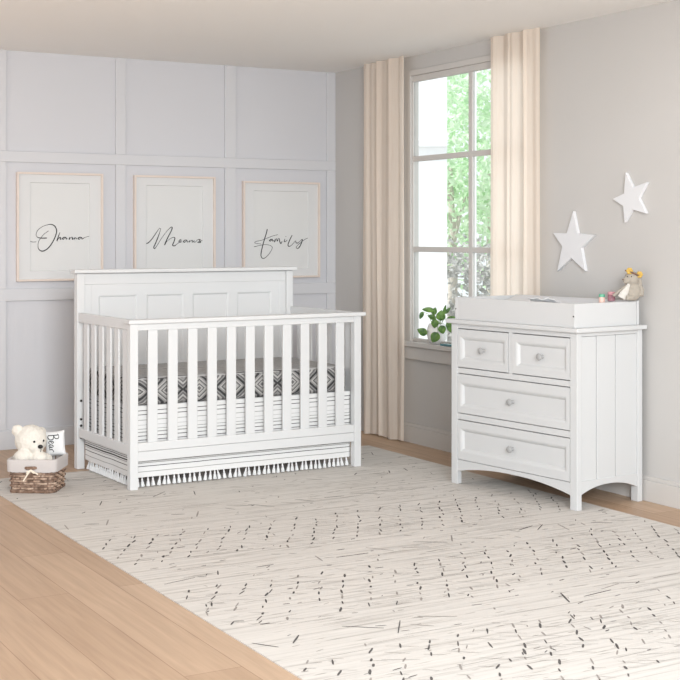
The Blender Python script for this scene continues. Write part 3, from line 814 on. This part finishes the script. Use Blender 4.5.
# ================================================================== CURTAINS
def curtain(name, y0, y1, xm, amp, folds, z0, z1, seedv, label):
    m = MB(); nu, nv = 150, 30
    vs = []; fs = []
    ph = [random.Random(seedv + i).uniform(0, 6.28) for i in range(6)]
    for j in range(nv + 1):
        h = j / nv; z = z0 + (z1 - z0) * h
        for i in range(nu + 1):
            t = i / nu
            s = t + 0.012 * math.sin(7 * t + ph[0]) + 0.02 * (1 - h) * math.sin(3 * h + 5 * t + ph[1])
            o = math.sin(2 * math.pi * folds * s + ph[2]) + 0.45 * math.sin(2 * math.pi * folds * 1.73 * s + ph[3] + 0.6 * h) + 0.25 * math.sin(2 * math.pi * folds * 3.1 * s + ph[4])
            a = amp * (0.75 + 0.35 * math.sin(4 * t + ph[5]) * (1 - h))
            y = y0 + (y1 - y0) * t + 0.012 * math.cos(2 * math.pi * folds * s + ph[2]) + 0.008 * math.sin(5 * h + 9 * t) * (1 - h)
            vs.append((xm + a * o / 1.5, y, z + (0.006 * math.sin(12 * t + ph[1]) + 0.006 if j == 0 else 0)))
    k = nu + 1
    for j in range(nv):
        for i in range(nu): fs.append((j * k + i, j * k + i + 1, (j + 1) * k + i + 1, (j + 1) * k + i))
    m.add(vs, fs)
    o = m.build(name, M['curtain'], smooth=180)
    return tag(o, label, 'curtain', 'beige curtains at the window')
curtain('curtain', -0.475, -1.02, -0.066, 0.026, 3.6, 0.004, CEIL - 0.002, 11, 'full-length beige curtain left of the window, reaching the floor')
curtain('curtain', -1.905, -2.345, -0.056, 0.024, 3.1, 0.004, CEIL - 0.002, 23, 'beige curtain right of the window, behind the dresser')

# ================================================================== PLANT ON THE SILL
SZ = 0.644
pl = thing('potted_plant', 'small leafy green plant in a round white pot on the window sill', 'plant', (0.004, -1.277, SZ), -0.5183)
pot = MB().lathe([(0.032, 0.0), (0.037, 0.002), (0.055, 0.025), (0.064, 0.062), (0.061, 0.098), (0.05, 0.124), (0.047, 0.126), (0.044, 0.125), (0.054, 0.096), (0.054, 0.09)], 32)
pot.build('pot', M['pot'], pl, smooth=40)
MB().lathe([(0.054, 0.09), (0.054, 0.094), (0.05, 0.105), (0.02, 0.11), (0.004, 0.111)], 20).build('soil', M['soil'], pl, smooth=60)
def leaf_shape(mb, base, tip, nrm, wid, mi=0):
    base = Vector(base); tip = Vector(tip); d = tip - base; ln = d.length; d.normalize()
    s = d.cross(Vector(nrm)).normalized(); n_ = s.cross(d).normalized()
    vs = []; fs = []; NL = 8
    for i in range(NL + 1):
        t = i / NL
        w_ = wid * math.sin(math.pi * min(1, max(0.0, t)) ** 0.8) ** 0.75 if 0 < t < 1 else 0.0004
        bend = -0.16 * ln * t * t
        for h in (0, -0.0008):
            for kk in (-1, -0.5, 0, 0.5, 1):
                vs.append(base + d * (ln * t) + s * (w_ * kk) + n_ * (bend + abs(kk) * w_ * 0.25 + h))
    for i in range(NL):
        a, b = i * 10, i * 10 + 10
        for q in range(4):
            fs.append((a + q, a + q + 1, b + q + 1, b + q)); fs.append((a + 5 + q, b + 5 + q, b + 6 + q, a + 6 + q))
        fs.append((a, b, b + 5, a + 5)); fs.append((a + 4, a + 9, b + 9, b + 4))
    mb.add(vs, fs, mi)
leaves = [  # x, y, z of the leaf middle, direction (x, z) to the tip, length, half width, depth y
    (-0.055, 0.212, -0.01, (-1, 0.15), 0.075, 0.017), (-0.098, 0.178, -0.02, (-0.5, -1), 0.05, 0.014), (0.022, 0.176, -0.02, (0.15, 1), 0.066, 0.030),
    (-0.018, 0.130, -0.068, (-0.1, -1), 0.056, 0.024), (0.026, 0.094, -0.072, (0.3, -1), 0.054, 0.025), (-0.018, 0.047, -0.076, (-0.5, -0.8), 0.07, 0.030),
    (-0.093, 0.078, -0.03, (-0.8, 0.45), 0.066, 0.025), (0.078, 0.105, -0.01, (0.35, -1), 0.075, 0.024), (0.047, 0.212, 0.0, (0.25, 1), 0.06, 0.010),
    (0.066, 0.205, 0.01, (0.7, 0.8), 0.055, 0.011), (-0.03, 0.165, 0.02, (-0.7, 0.3), 0.055, 0.018), (0.09, 0.16, 0.02, (1, 0.2), 0.06, 0.012), (-0.015, 0.2, 0.03, (0.3, 0.9), 0.05, 0.018)]
for (x, z, y, (ax, az), ln, wd) in leaves:
    m = MB(); d = Vector((ax, -0.15, az)).normalized(); c = Vector((x, y, z))
    leaf_shape(m, c - d * ln / 2, c + d * ln / 2, (0.15 * ax, -1, 0.35), wd, 0)
    st = Vector((0.25 * x, 0.25 * y, 0.109)); en = c - d * ln / 2
    m.tube([st, st.lerp(en, .5) + Vector((0, -0.01 if z < .1 else 0, 0.03)), en], [0.0018, 0.0015, 0.0012], 6, mi=1)
    m.build('leaf', [M['leaf'], M['stem']], pl, smooth=50)
tl = MB().box(-0.052, -0.004, -1.62, -1.392, SZ, SZ + 0.013).build('tray', M['teal'], bevel=0.002)
tag(tl, 'thin teal tray on the window sill beside the potted plant', 'tray')

# ================================================================== JARS AND PLUSH TOY ON THE CHANGING PAD
for (u, v, rad, h, mb_, ml_, lab) in ((0.172, 0.352, 0.0155, 0.03, 'peach', 'green_lid', 'small pale jar with green lid, left of the two jars by the plush toy'),
                                    (0.142, 0.388, 0.0185, 0.031, 'mauve', 'pink', 'small mauve jar with pink lid, beside the plush toy')):
    j = thing('jar', lab, 'jar', pad_world(u, v, 0.0005), DA, 'jars on the changing pad')
    MB().lathe([(rad * .85, 0), (rad, 0.003), (rad, h - .004), (rad * .85, h)], 20).build('jar_body', M[mb_], j, smooth=40)
    MB().lathe([(rad * .95, h), (rad * 1.02, h + .001), (rad * 1.02, h + .012), (rad * .9, h + .0145)], 20).build('lid', M[ml_], j, smooth=40)

def fuse(mb, name, mat, parent, voxel=0.004, fuzz=0.003, smooth_it=4):
    """Union the overlapping rounded masses of one body into one continuous skin."""
    o = mb.build(name, mat, parent, smooth=180)
    r = o.modifiers.new('skin', 'REMESH'); r.mode = 'VOXEL'; r.voxel_size = voxel; r.use_smooth_shade = True
    s = o.modifiers.new('soft', 'SMOOTH'); s.iterations = smooth_it; s.factor = 0.5
    if fuzz:
        tx = bpy.data.textures.new(name + '_fuzz', 'CLOUDS'); tx.noise_scale = 0.011; tx.noise_depth = 2
        d = o.modifiers.new('pile', 'DISPLACE'); d.texture = tx; d.strength = fuzz; d.mid_level = 0.5
    return o

tpw = pad_world(0.022, 0.402); tpw.z = TZ + 0.121
toy = thing('plush_toy', 'small grey-beige plush toy with yellow flower crown sitting at the back of the changing pad', 'plush toy', tpw, -0.5183)
b = MB()
b.ball((0.008, 0, 0.044), (0.040, 0.034, 0.046)); b.ball((0.0, -0.004, 0.108), (0.036, 0.034, 0.036)); b.ball((-0.026, -0.012, 0.1), (0.02, 0.018, 0.019))
b.ball((0.004, 0, 0.078), (0.026, 0.026, 0.026))
b.tube([(-0.012, 0.004, 0.078), (-0.05, 0.0, 0.052), (-0.086, -0.002, 0.026)], [0.011, 0.009, 0.008], 12)
b.ball((-0.086, -0.002, 0.026), 0.009)
b.tube([(0.034, -0.004, 0.08), (0.052, -0.004, 0.05), (0.046, -0.014, 0.022)], [0.012, 0.011, 0.012], 12)
b.ball((0.04, 0.004, 0.096), (0.011, 0.018, 0.034), rot=Matrix.Rotation(R(-14), 3, 'Y'))
b.tube([(-0.0, -0.02, 0.016), (-0.02, -0.03, 0.014), (-0.034, -0.032, 0.0135)], [0.017, 0.014, 0.0125], 12)
fuse(b, 'body', M['grey_fur'], toy, 0.003, 0.002)
ap = MB(); ap.tube([(-0.014, -0.016, 0.082), (-0.026, -0.02, 0.058), (-0.044, -0.02, 0.03), (-0.054, -0.02, 0.012)], [0.009, 0.014, 0.021, 0.021], 14, flat=0.5)
ap.build('lace_apron', M['lace'], toy, smooth=60)
for (x, y) in ((-0.027, -0.028), (-0.008, -0.036)): MB().ball((x, y, 0.118), 0.0028, 10, 8).build('eye', M['black'], toy)
MB().ball((-0.045, -0.015, 0.103), (0.004, 0.005, 0.0035), 10, 8).build('nose', M['brown_felt'], toy)
MB().tube([(0.033 * math.cos(a) + 0.004, 0.032 * math.sin(a) - 0.004, 0.134 - 0.014 * math.cos(a)) for a in [k * 2 * math.pi / 20 for k in range(20)]], 0.0042, 8, closed=True).build('headband', M['brown_felt'], toy, smooth=60)
for (x, y, z) in ((-0.016, -0.028, 0.146), (0.034, -0.022, 0.128)):
    f = MB()
    for k in range(6):
        a = k * math.pi / 3; f.ball((x + 0.0095 * math.cos(a), y - 0.002, z + 0.0095 * math.sin(a)), (0.008, 0.005, 0.008), 10, 7)
    f.ball((x, y - 0.005, z), 0.005, 10, 7)
    f.build('felt_flower', M['yellow'], toy, smooth=60)

# ================================================================== BASKET WITH TEDDY
BY = -0.576
BW, BD = 0.236, 0.235
fc = Vector((-2.602, -1.478)); dd = Vector((math.sin(-BY), math.cos(-BY)))
bc = fc + dd * (BD / 2)
bk = thing('wicker_basket', 'brown wicker basket with pale fabric liner on the rug, left of the crib', 'basket', (bc.x, bc.y, RT), BY)
def rrect(hw, hd, r, z, n_=6):
    q = []
    for cx, cy, a0 in ((hw - r, hd - r, 0), (-hw + r, hd - r, 90), (-hw + r, -hd + r, 180), (hw - r, -hd + r, 270)):
        for t in range(n_ + 1):
            a = R(a0 + 90.0 * t / n_); q.append(Vector((cx + r * math.cos(a), cy + r * math.sin(a), z)))
    return q
def resample(q, m_):
    q = q + [q[0]]; ln = [0]
    for i in range(1, len(q)): ln.append(ln[-1] + (q[i] - q[i - 1]).length)
    out = []
    k = 0
    for i in range(m_):
        t = ln[-1] * i / m_
        while ln[k + 1] < t: k += 1
        out.append(q[k].lerp(q[k + 1], (t - ln[k]) / (ln[k + 1] - ln[k])))
    return out
wk = MB(); NS = 24; rows = 10; WH = 0.126
for r_ in range(rows):
    z = 0.006 + r_ * WH / rows + 0.005
    g = 0.006 * (r_ / rows)
    base_ = resample(rrect(BW / 2 - 0.006 + g, BD / 2 - 0.006 + g, 0.03, z), NS * 4)
    path = []
    for i, p in enumerate(base_):
        nrm = Vector((p.x / (BW / 2) ** 3 * abs(p.x), p.y / (BD / 2) ** 3 * abs(p.y), 0)).normalized()
        path.append(p + nrm * (0.0068 * math.sin(2 * math.pi * (i / 4.0) / 2 + (math.pi if r_ % 2 else 0) + math.pi / 4)))
    f0 = len(wk.f); wk.tube(path, 0.0052, 6, closed=True, flat=0.62)
    for q_ in range(f0, len(wk.f)):   # rods change tone from one stake to the next
        seg_ = (q_ - f0) // 6
        if noise.noise(Vector((((seg_ + 2 * (r_ % 2)) // 4) * 1.7, r_ * 2.3, 0.5))) > 0.02: wk.mi[q_] = 1
for i, p in enumerate(resample(rrect(BW / 2 - 0.006, BD / 2 - 0.006, 0.03, 0), NS)):
    q = p * (1 + 0.045)
    wk.tube([p, Vector((q.x, q.y, WH + 0.03))], 0.0032, 6)
for zz in (0.004, 0.010):
    wk.tube(resample(rrect(BW / 2 - 0.003, BD / 2 - 0.003, 0.03, zz), 80), 0.005, 6, closed=True)
bx = MB(); q = rrect(BW / 2 - 0.01, BD / 2 - 0.01, 0.028, 0.002); q2 = [Vector((p.x, p.y, 0.008)) for p in q]; n_ = len(q)
wi = [Vector((p.x * .985, p.y * .985, 0.008)) for p in q]; wj = [Vector((p.x * 1.04, p.y * 1.04, WH)) for p in q]
wk.add(wi + wj, [(i, (i + 1) % n_, n_ + (i + 1) % n_, n_ + i) for i in range(n_)])
wk.add(q + q2, [tuple(range(n_))[::-1], tuple(range(n_, 2 * n_))] + [(i, (i + 1) % n_, n_ + (i + 1) % n_, n_ + i) for i in range(n_)])
wk.build('wicker_body', [M['wicker'], M['wicker_pale']], bk, smooth=60)
lr = MB()
def lring(off, z, wob=0.0):
    q = rrect(BW / 2 + off, BD / 2 + off, 0.032, z, 10)
    return [p + Vector((0, 0, wob * math.sin(i * 1.3))) for i, p in enumerate(q)]
rg_ = [lring(0.008, 0.108, 0.0015), lring(0.0115, 0.109, 0.0015), lring(0.0125, 0.14), lring(0.0135, 0.166), lring(0.010, 0.172), lring(0.004, 0.172), lring(0.0, 0.166), lring(-0.008, 0.09), lring(-0.018, 0.014), lring(-0.03, 0.012)]
n_ = len(rg_[0]); vs = [p for r_ in rg_ for p in r_]
fs = [(i * n_ + k, i * n_ + (k + 1) % n_, (i + 1) * n_ + (k + 1) % n_, (i + 1) * n_ + k) for i in range(len(rg_) - 1) for k in range(n_)] + [tuple(range((len(rg_) - 1) * n_, len(rg_) * n_))]
lr.add(vs, fs); lr.build('liner', M['liner'], bk, smooth=60)
hd = MB()
hy = -BD / 2 - 0.0165
for k, dz in enumerate((-0.005, 0.0, 0.005)):
    hd.tube([(-0.03, hy + 0.006, 0.13 + dz * .4), (-0.022, hy, 0.1305 + dz), (0.0, hy - 0.001, 0.131 + dz), (0.022, hy, 0.1315 + dz), (0.03, hy + 0.006, 0.131 + dz * .4)], 0.0036, 8)
ho = hd.build('handle', M['wicker'], bk, smooth=60)
bw_ = MB(); by = -BD / 2 - 0.0215
bw_.ball((0.002, by, 0.119), (0.0075, 0.005, 0.006), 12, 8)
for pts, w0 in (([(0.0, by, 0.119), (-0.017, by - .004, 0.112), (-0.022, by - .004, 0.102), (-0.014, by - .002, 0.106), (0, by, 0.117)], 0.0035),
                ([(0.004, by, 0.119), (0.020, by - .004, 0.115), (0.026, by - .004, 0.106), (0.015, by - .002, 0.108), (0.004, by, 0.117)], 0.0035),
                ([(0, by, 0.117), (-0.014, by - .001, 0.1), (-0.03, by + .002, 0.075), (-0.036, by + .003, 0.066)], 0.004),
                ([(0.004, by, 0.117), (0.022, by - .001, 0.109), (0.04, by + .001, 0.1)], 0.0038)):
    bw_.tube(pts, w0, 8)
bw_.build('ribbon_bow', M['ribbon'], bk, smooth=60)

def to_world(root, p):
    return Matrix.Translation(root.location) @ Matrix.Rotation(root.rotation_euler[2], 4, 'Z') @ Vector(p)
HX, HY_, HZ = -0.032, -0.02, 0.256
td = thing('teddy_bear', 'cream plush teddy bear sitting in the wicker basket', 'teddy bear', to_world(bk, (0, 0, 0.014)), BY)
fa = R(47)
def fd(az, el, r):  # direction from head centre: azimuth from facing the camera side towards the right
    return Vector((HX + r * math.sin(az) * math.cos(el), HY_ - r * math.cos(az) * math.cos(el), HZ - 0.014 + r * math.sin(el)))
b = MB()
b.ball((HX, HY_, HZ - 0.014), (0.081, 0.077, 0.078), 28, 18)
b.ball((HX + 0.02, 0.0, 0.09), (0.078, 0.07, 0.085), 24, 14)
b.ball(fd(fa - R(4), R(-26), 0.062), (0.042, 0.042, 0.036), 20, 14)
b.ball(fd(R(-70), R(38), 0.083), (0.031, 0.02, 0.031), 18, 12); b.ball(fd(R(140), R(30), 0.072), (0.026, 0.024, 0.026), 18, 12)
b.tube([(HX - 0.06, -0.02, 0.12), (HX - 0.05, -0.05, 0.155), (HX - 0.022, -0.08, 0.165)], [0.03, 0.034, 0.036], 16); b.ball((HX - 0.02, -0.08, 0.166), (0.046, 0.036, 0.04), 18, 12)
b.tube([(HX + 0.07, -0.02, 0.11), (HX + 0.09, -0.05, 0.15), (HX + 0.062, -0.078, 0.16)], [0.028, 0.032, 0.034], 16); b.ball((HX + 0.062, -0.078, 0.16), (0.042, 0.034, 0.034), 18, 12)
b.ball((HX - 0.02, -0.045, 0.04), (0.034, 0.045, 0.035), 16, 10); b.ball((HX + 0.06, -0.045, 0.04), (0.034, 0.045, 0.035), 16, 10)
fuse(b, 'body', M['fur'], td, 0.0045, 0.007, 5)
for az in (fa - R(18), fa + R(22)):
    MB().ball(fd(az, R(1), 0.079), 0.0062, 14, 10).build('eye', M['black'], td, smooth=60)
MB().ball(fd(fa - R(2), R(-13), 0.102), (0.0135, 0.012, 0.0105), 16, 12).build('nose', M['black'], td, smooth=60)
mo = MB(); 
mo.tube([fd(fa, R(-19), 0.107), fd(fa, R(-27), 0.108), fd(fa - R(9), R(-33), 0.1045)], 0.0018, 6); mo.tube([fd(fa, R(-27), 0.108), fd(fa + R(9), R(-33), 0.1045)], 0.0018, 6)
mo.build('mouth', M['black'], td, smooth=60)

# small cushion tucked beside the bear
cu = thing('cushion', 'small white cushion with dark handwriting tucked beside the teddy bear', 'cushion', to_world(bk, (0.072, 0.066, 0.02)), BY + 0.12)
m = MB(); ns = 18; vs = []; fs = []
hw, hh, th = 0.052, 0.066, 0.026
for sgn in (-1, 1):
    for i in range(ns + 1):
        for j in range(ns + 1):
            a, c = 2 * i / ns - 1, 2 * j / ns - 1
            pf = max(0.0, (1 - a ** 4) * (1 - c ** 4)) ** 0.5
            pin = 1 - 0.06 * (1 - abs(a) ** 2) * abs(c) ** 3
            vs.append((a * hw * (1 - 0.07 * (1 - c * c) * abs(a) ** 3), sgn * th * pf, c * hh * (1 - 0.07 * (1 - a * a) * abs(c) ** 3)))
k = ns + 1
for s_ in (0, 1):
    o_ = s_ * k * k
    for i in range(ns):
        for j in range(ns): fs.append((o_ + i * k + j, o_ + i * k + j + 1, o_ + (i + 1) * k + j + 1, o_ + (i + 1) * k + j))
m.add(vs, fs)
cub = m.build('cover', M['cotton'], cu, smooth=60)
tilt = Matrix.Rotation(R(-10), 4, 'X')
cub.location = (0, 0.0, 0.205); cub.rotation_euler = (R(-8), R(-5), 0)
bear = [[(0.0, 0.0, 1), (0.02, 0.55, 1), (0.03, 1.0, 1)], [(-0.12, 0.92, .6), (0.1, 1.06, .6), (0.42, 0.98, 1), (0.36, 0.68, 1), (0.08, 0.55, .6), (0.44, 0.48, 1), (0.5, 0.15, 1), (0.22, -0.04, 1), (-0.06, 0.05, .6)],
        [(0.66, 0.22, .6), (0.9, 0.34, .8), (0.86, 0.5, .8), (0.7, 0.42, 1), (0.68, 0.12, 1), (0.86, 0.02, .8), (1.06, 0.2, .6)],
        [(1.36, 0.42, .8), (1.16, 0.42, 1), (1.08, 0.16, 1), (1.22, 0.02, .8), (1.38, 0.38, .6), (1.38, 0.06, 1), (1.52, 0.1, .6)],
        [(1.6, 0.4, .6), (1.62, 0.04, 1), (1.66, 0.3, .6), (1.82, 0.46, .8), (1.94, 0.38, .6)]]
lt = MB()
for st in bear:
    # the word runs downwards: text x -> -z, text y -> x
    ribbon(lt, [(-0.030 + p[1] * 0.052, 0.044 - p[0] * 0.045, p[2]) for p in st], 0, 0.0042)
lt.v = [(x, y - th * max(0.0, (1 - (x / hw) ** 4) * (1 - (z / hh) ** 4)) ** 0.5 - 0.0012, z) for (x, y, z) in lt.v]
lo = lt.build('lettering', M['ink'], cub); lo['label'] = 'dark handwritten word Bear'

# ================================================================== BEYOND THE WINDOW
ho = thing('house', 'white rendered house wall seen through the left window panes', 'house', (4.0, 4.48, -0.4), R(-30))
MB().box(-7, 0, 0, 1.4, 0, 6.2).build('wall', M['house'], ho)
MB().box(-7, 0.0, -0.05, 0.0, 2.72, 2.80).build('ledge', M['house'], ho, 0.01)
po = MB().box(-0.022, 0.022, -0.022, 0.022, -0.4, 4.2).build('garden_post', M['house'], bevel=0.004)
po.location = (2.5, 1.842, 0); po.rotation_euler = (0, 0, R(-33)); tag(po, 'slim white post standing outside the right window panes', 'post')
def foliage(c, r, cnt, size, seedv, zc):
    rg2 = random.Random(seedv); m = MB()
    for i in range(cnt):
        while True:
            p = Vector((rg2.uniform(-1, 1), rg2.uniform(-1, 1), rg2.uniform(-1, 1)))
            if p.length < 1: break
        if noise.noise(p * 2.3 + Vector((seedv, 0, 0))) < -0.12: continue
        q = Vector((p.x * r[0], p.y * r[1], p.z * r[2] + zc))
        d = Vector((rg2.gauss(0, 1), rg2.gauss(0, 1), rg2.gauss(-.4, .7))).normalized(); s = d.cross(Vector((rg2.gauss(0, 1), rg2.gauss(0, 1), rg2.gauss(0, 1)))).normalized()
        l = size * rg2.uniform(.6, 1.3); n_ = d.cross(s) * l * .12
        m.add([q - d * l * .5, q + s * l * .28 + n_, q + d * l * .5, q - s * l * .28 + n_], [(0, 1, 2), (0, 2, 3)])
    return m
for (nm, lab, cat, loc, r, cnt, sz, sd, zc, mat) in (
        ('garden_tree', 'pale green leafy tree outside, between the white house and the slim post', 'tree', (6.9, 8.6, -0.4), (0.85, 0.85, 1.55), 2300, 0.14, 3, 2.75, 'tree_leaf'),
        ('garden_tree', 'pale green leafy tree outside, right of the slim post beside the curtain', 'tree', (9.6, 11.35, -0.4), (1.5, 1.5, 2.4), 3200, 0.19, 9, 3.0, 'tree_leaf'),
        ('garden_shrub', 'greyish shrub growing below the pale green tree outside the window', 'shrub', (6.3, 7.5, -0.4), (0.95, 0.8, 1.0), 3200, 0.11, 14, 0.75, 'shrub_leaf')):
    tr_ = thing(nm, lab, cat, loc)
    foliage(loc, r, cnt, sz, sd, zc).build('foliage', M[mat], tr_)
    tk = MB(); tk.tube([(0, 0, 0), (0.03, 0.02, zc * .5), (0.0, 0.05, zc)], [0.09 if 'tree' in nm else .04, 0.07 if 'tree' in nm else .03, 0.03], 10)
    for k in range(4):
        a = k * 1.6 + sd
        tk.tube([(0.02, 0.02, zc * (.45 + .1 * k)), (r[0] * .5 * math.cos(a), r[1] * .5 * math.sin(a), zc * (.75 + .1 * k))], [0.035 if 'tree' in nm else .015, 0.012], 8)
    tk.build('trunk', M['bark'], tr_, smooth=60)
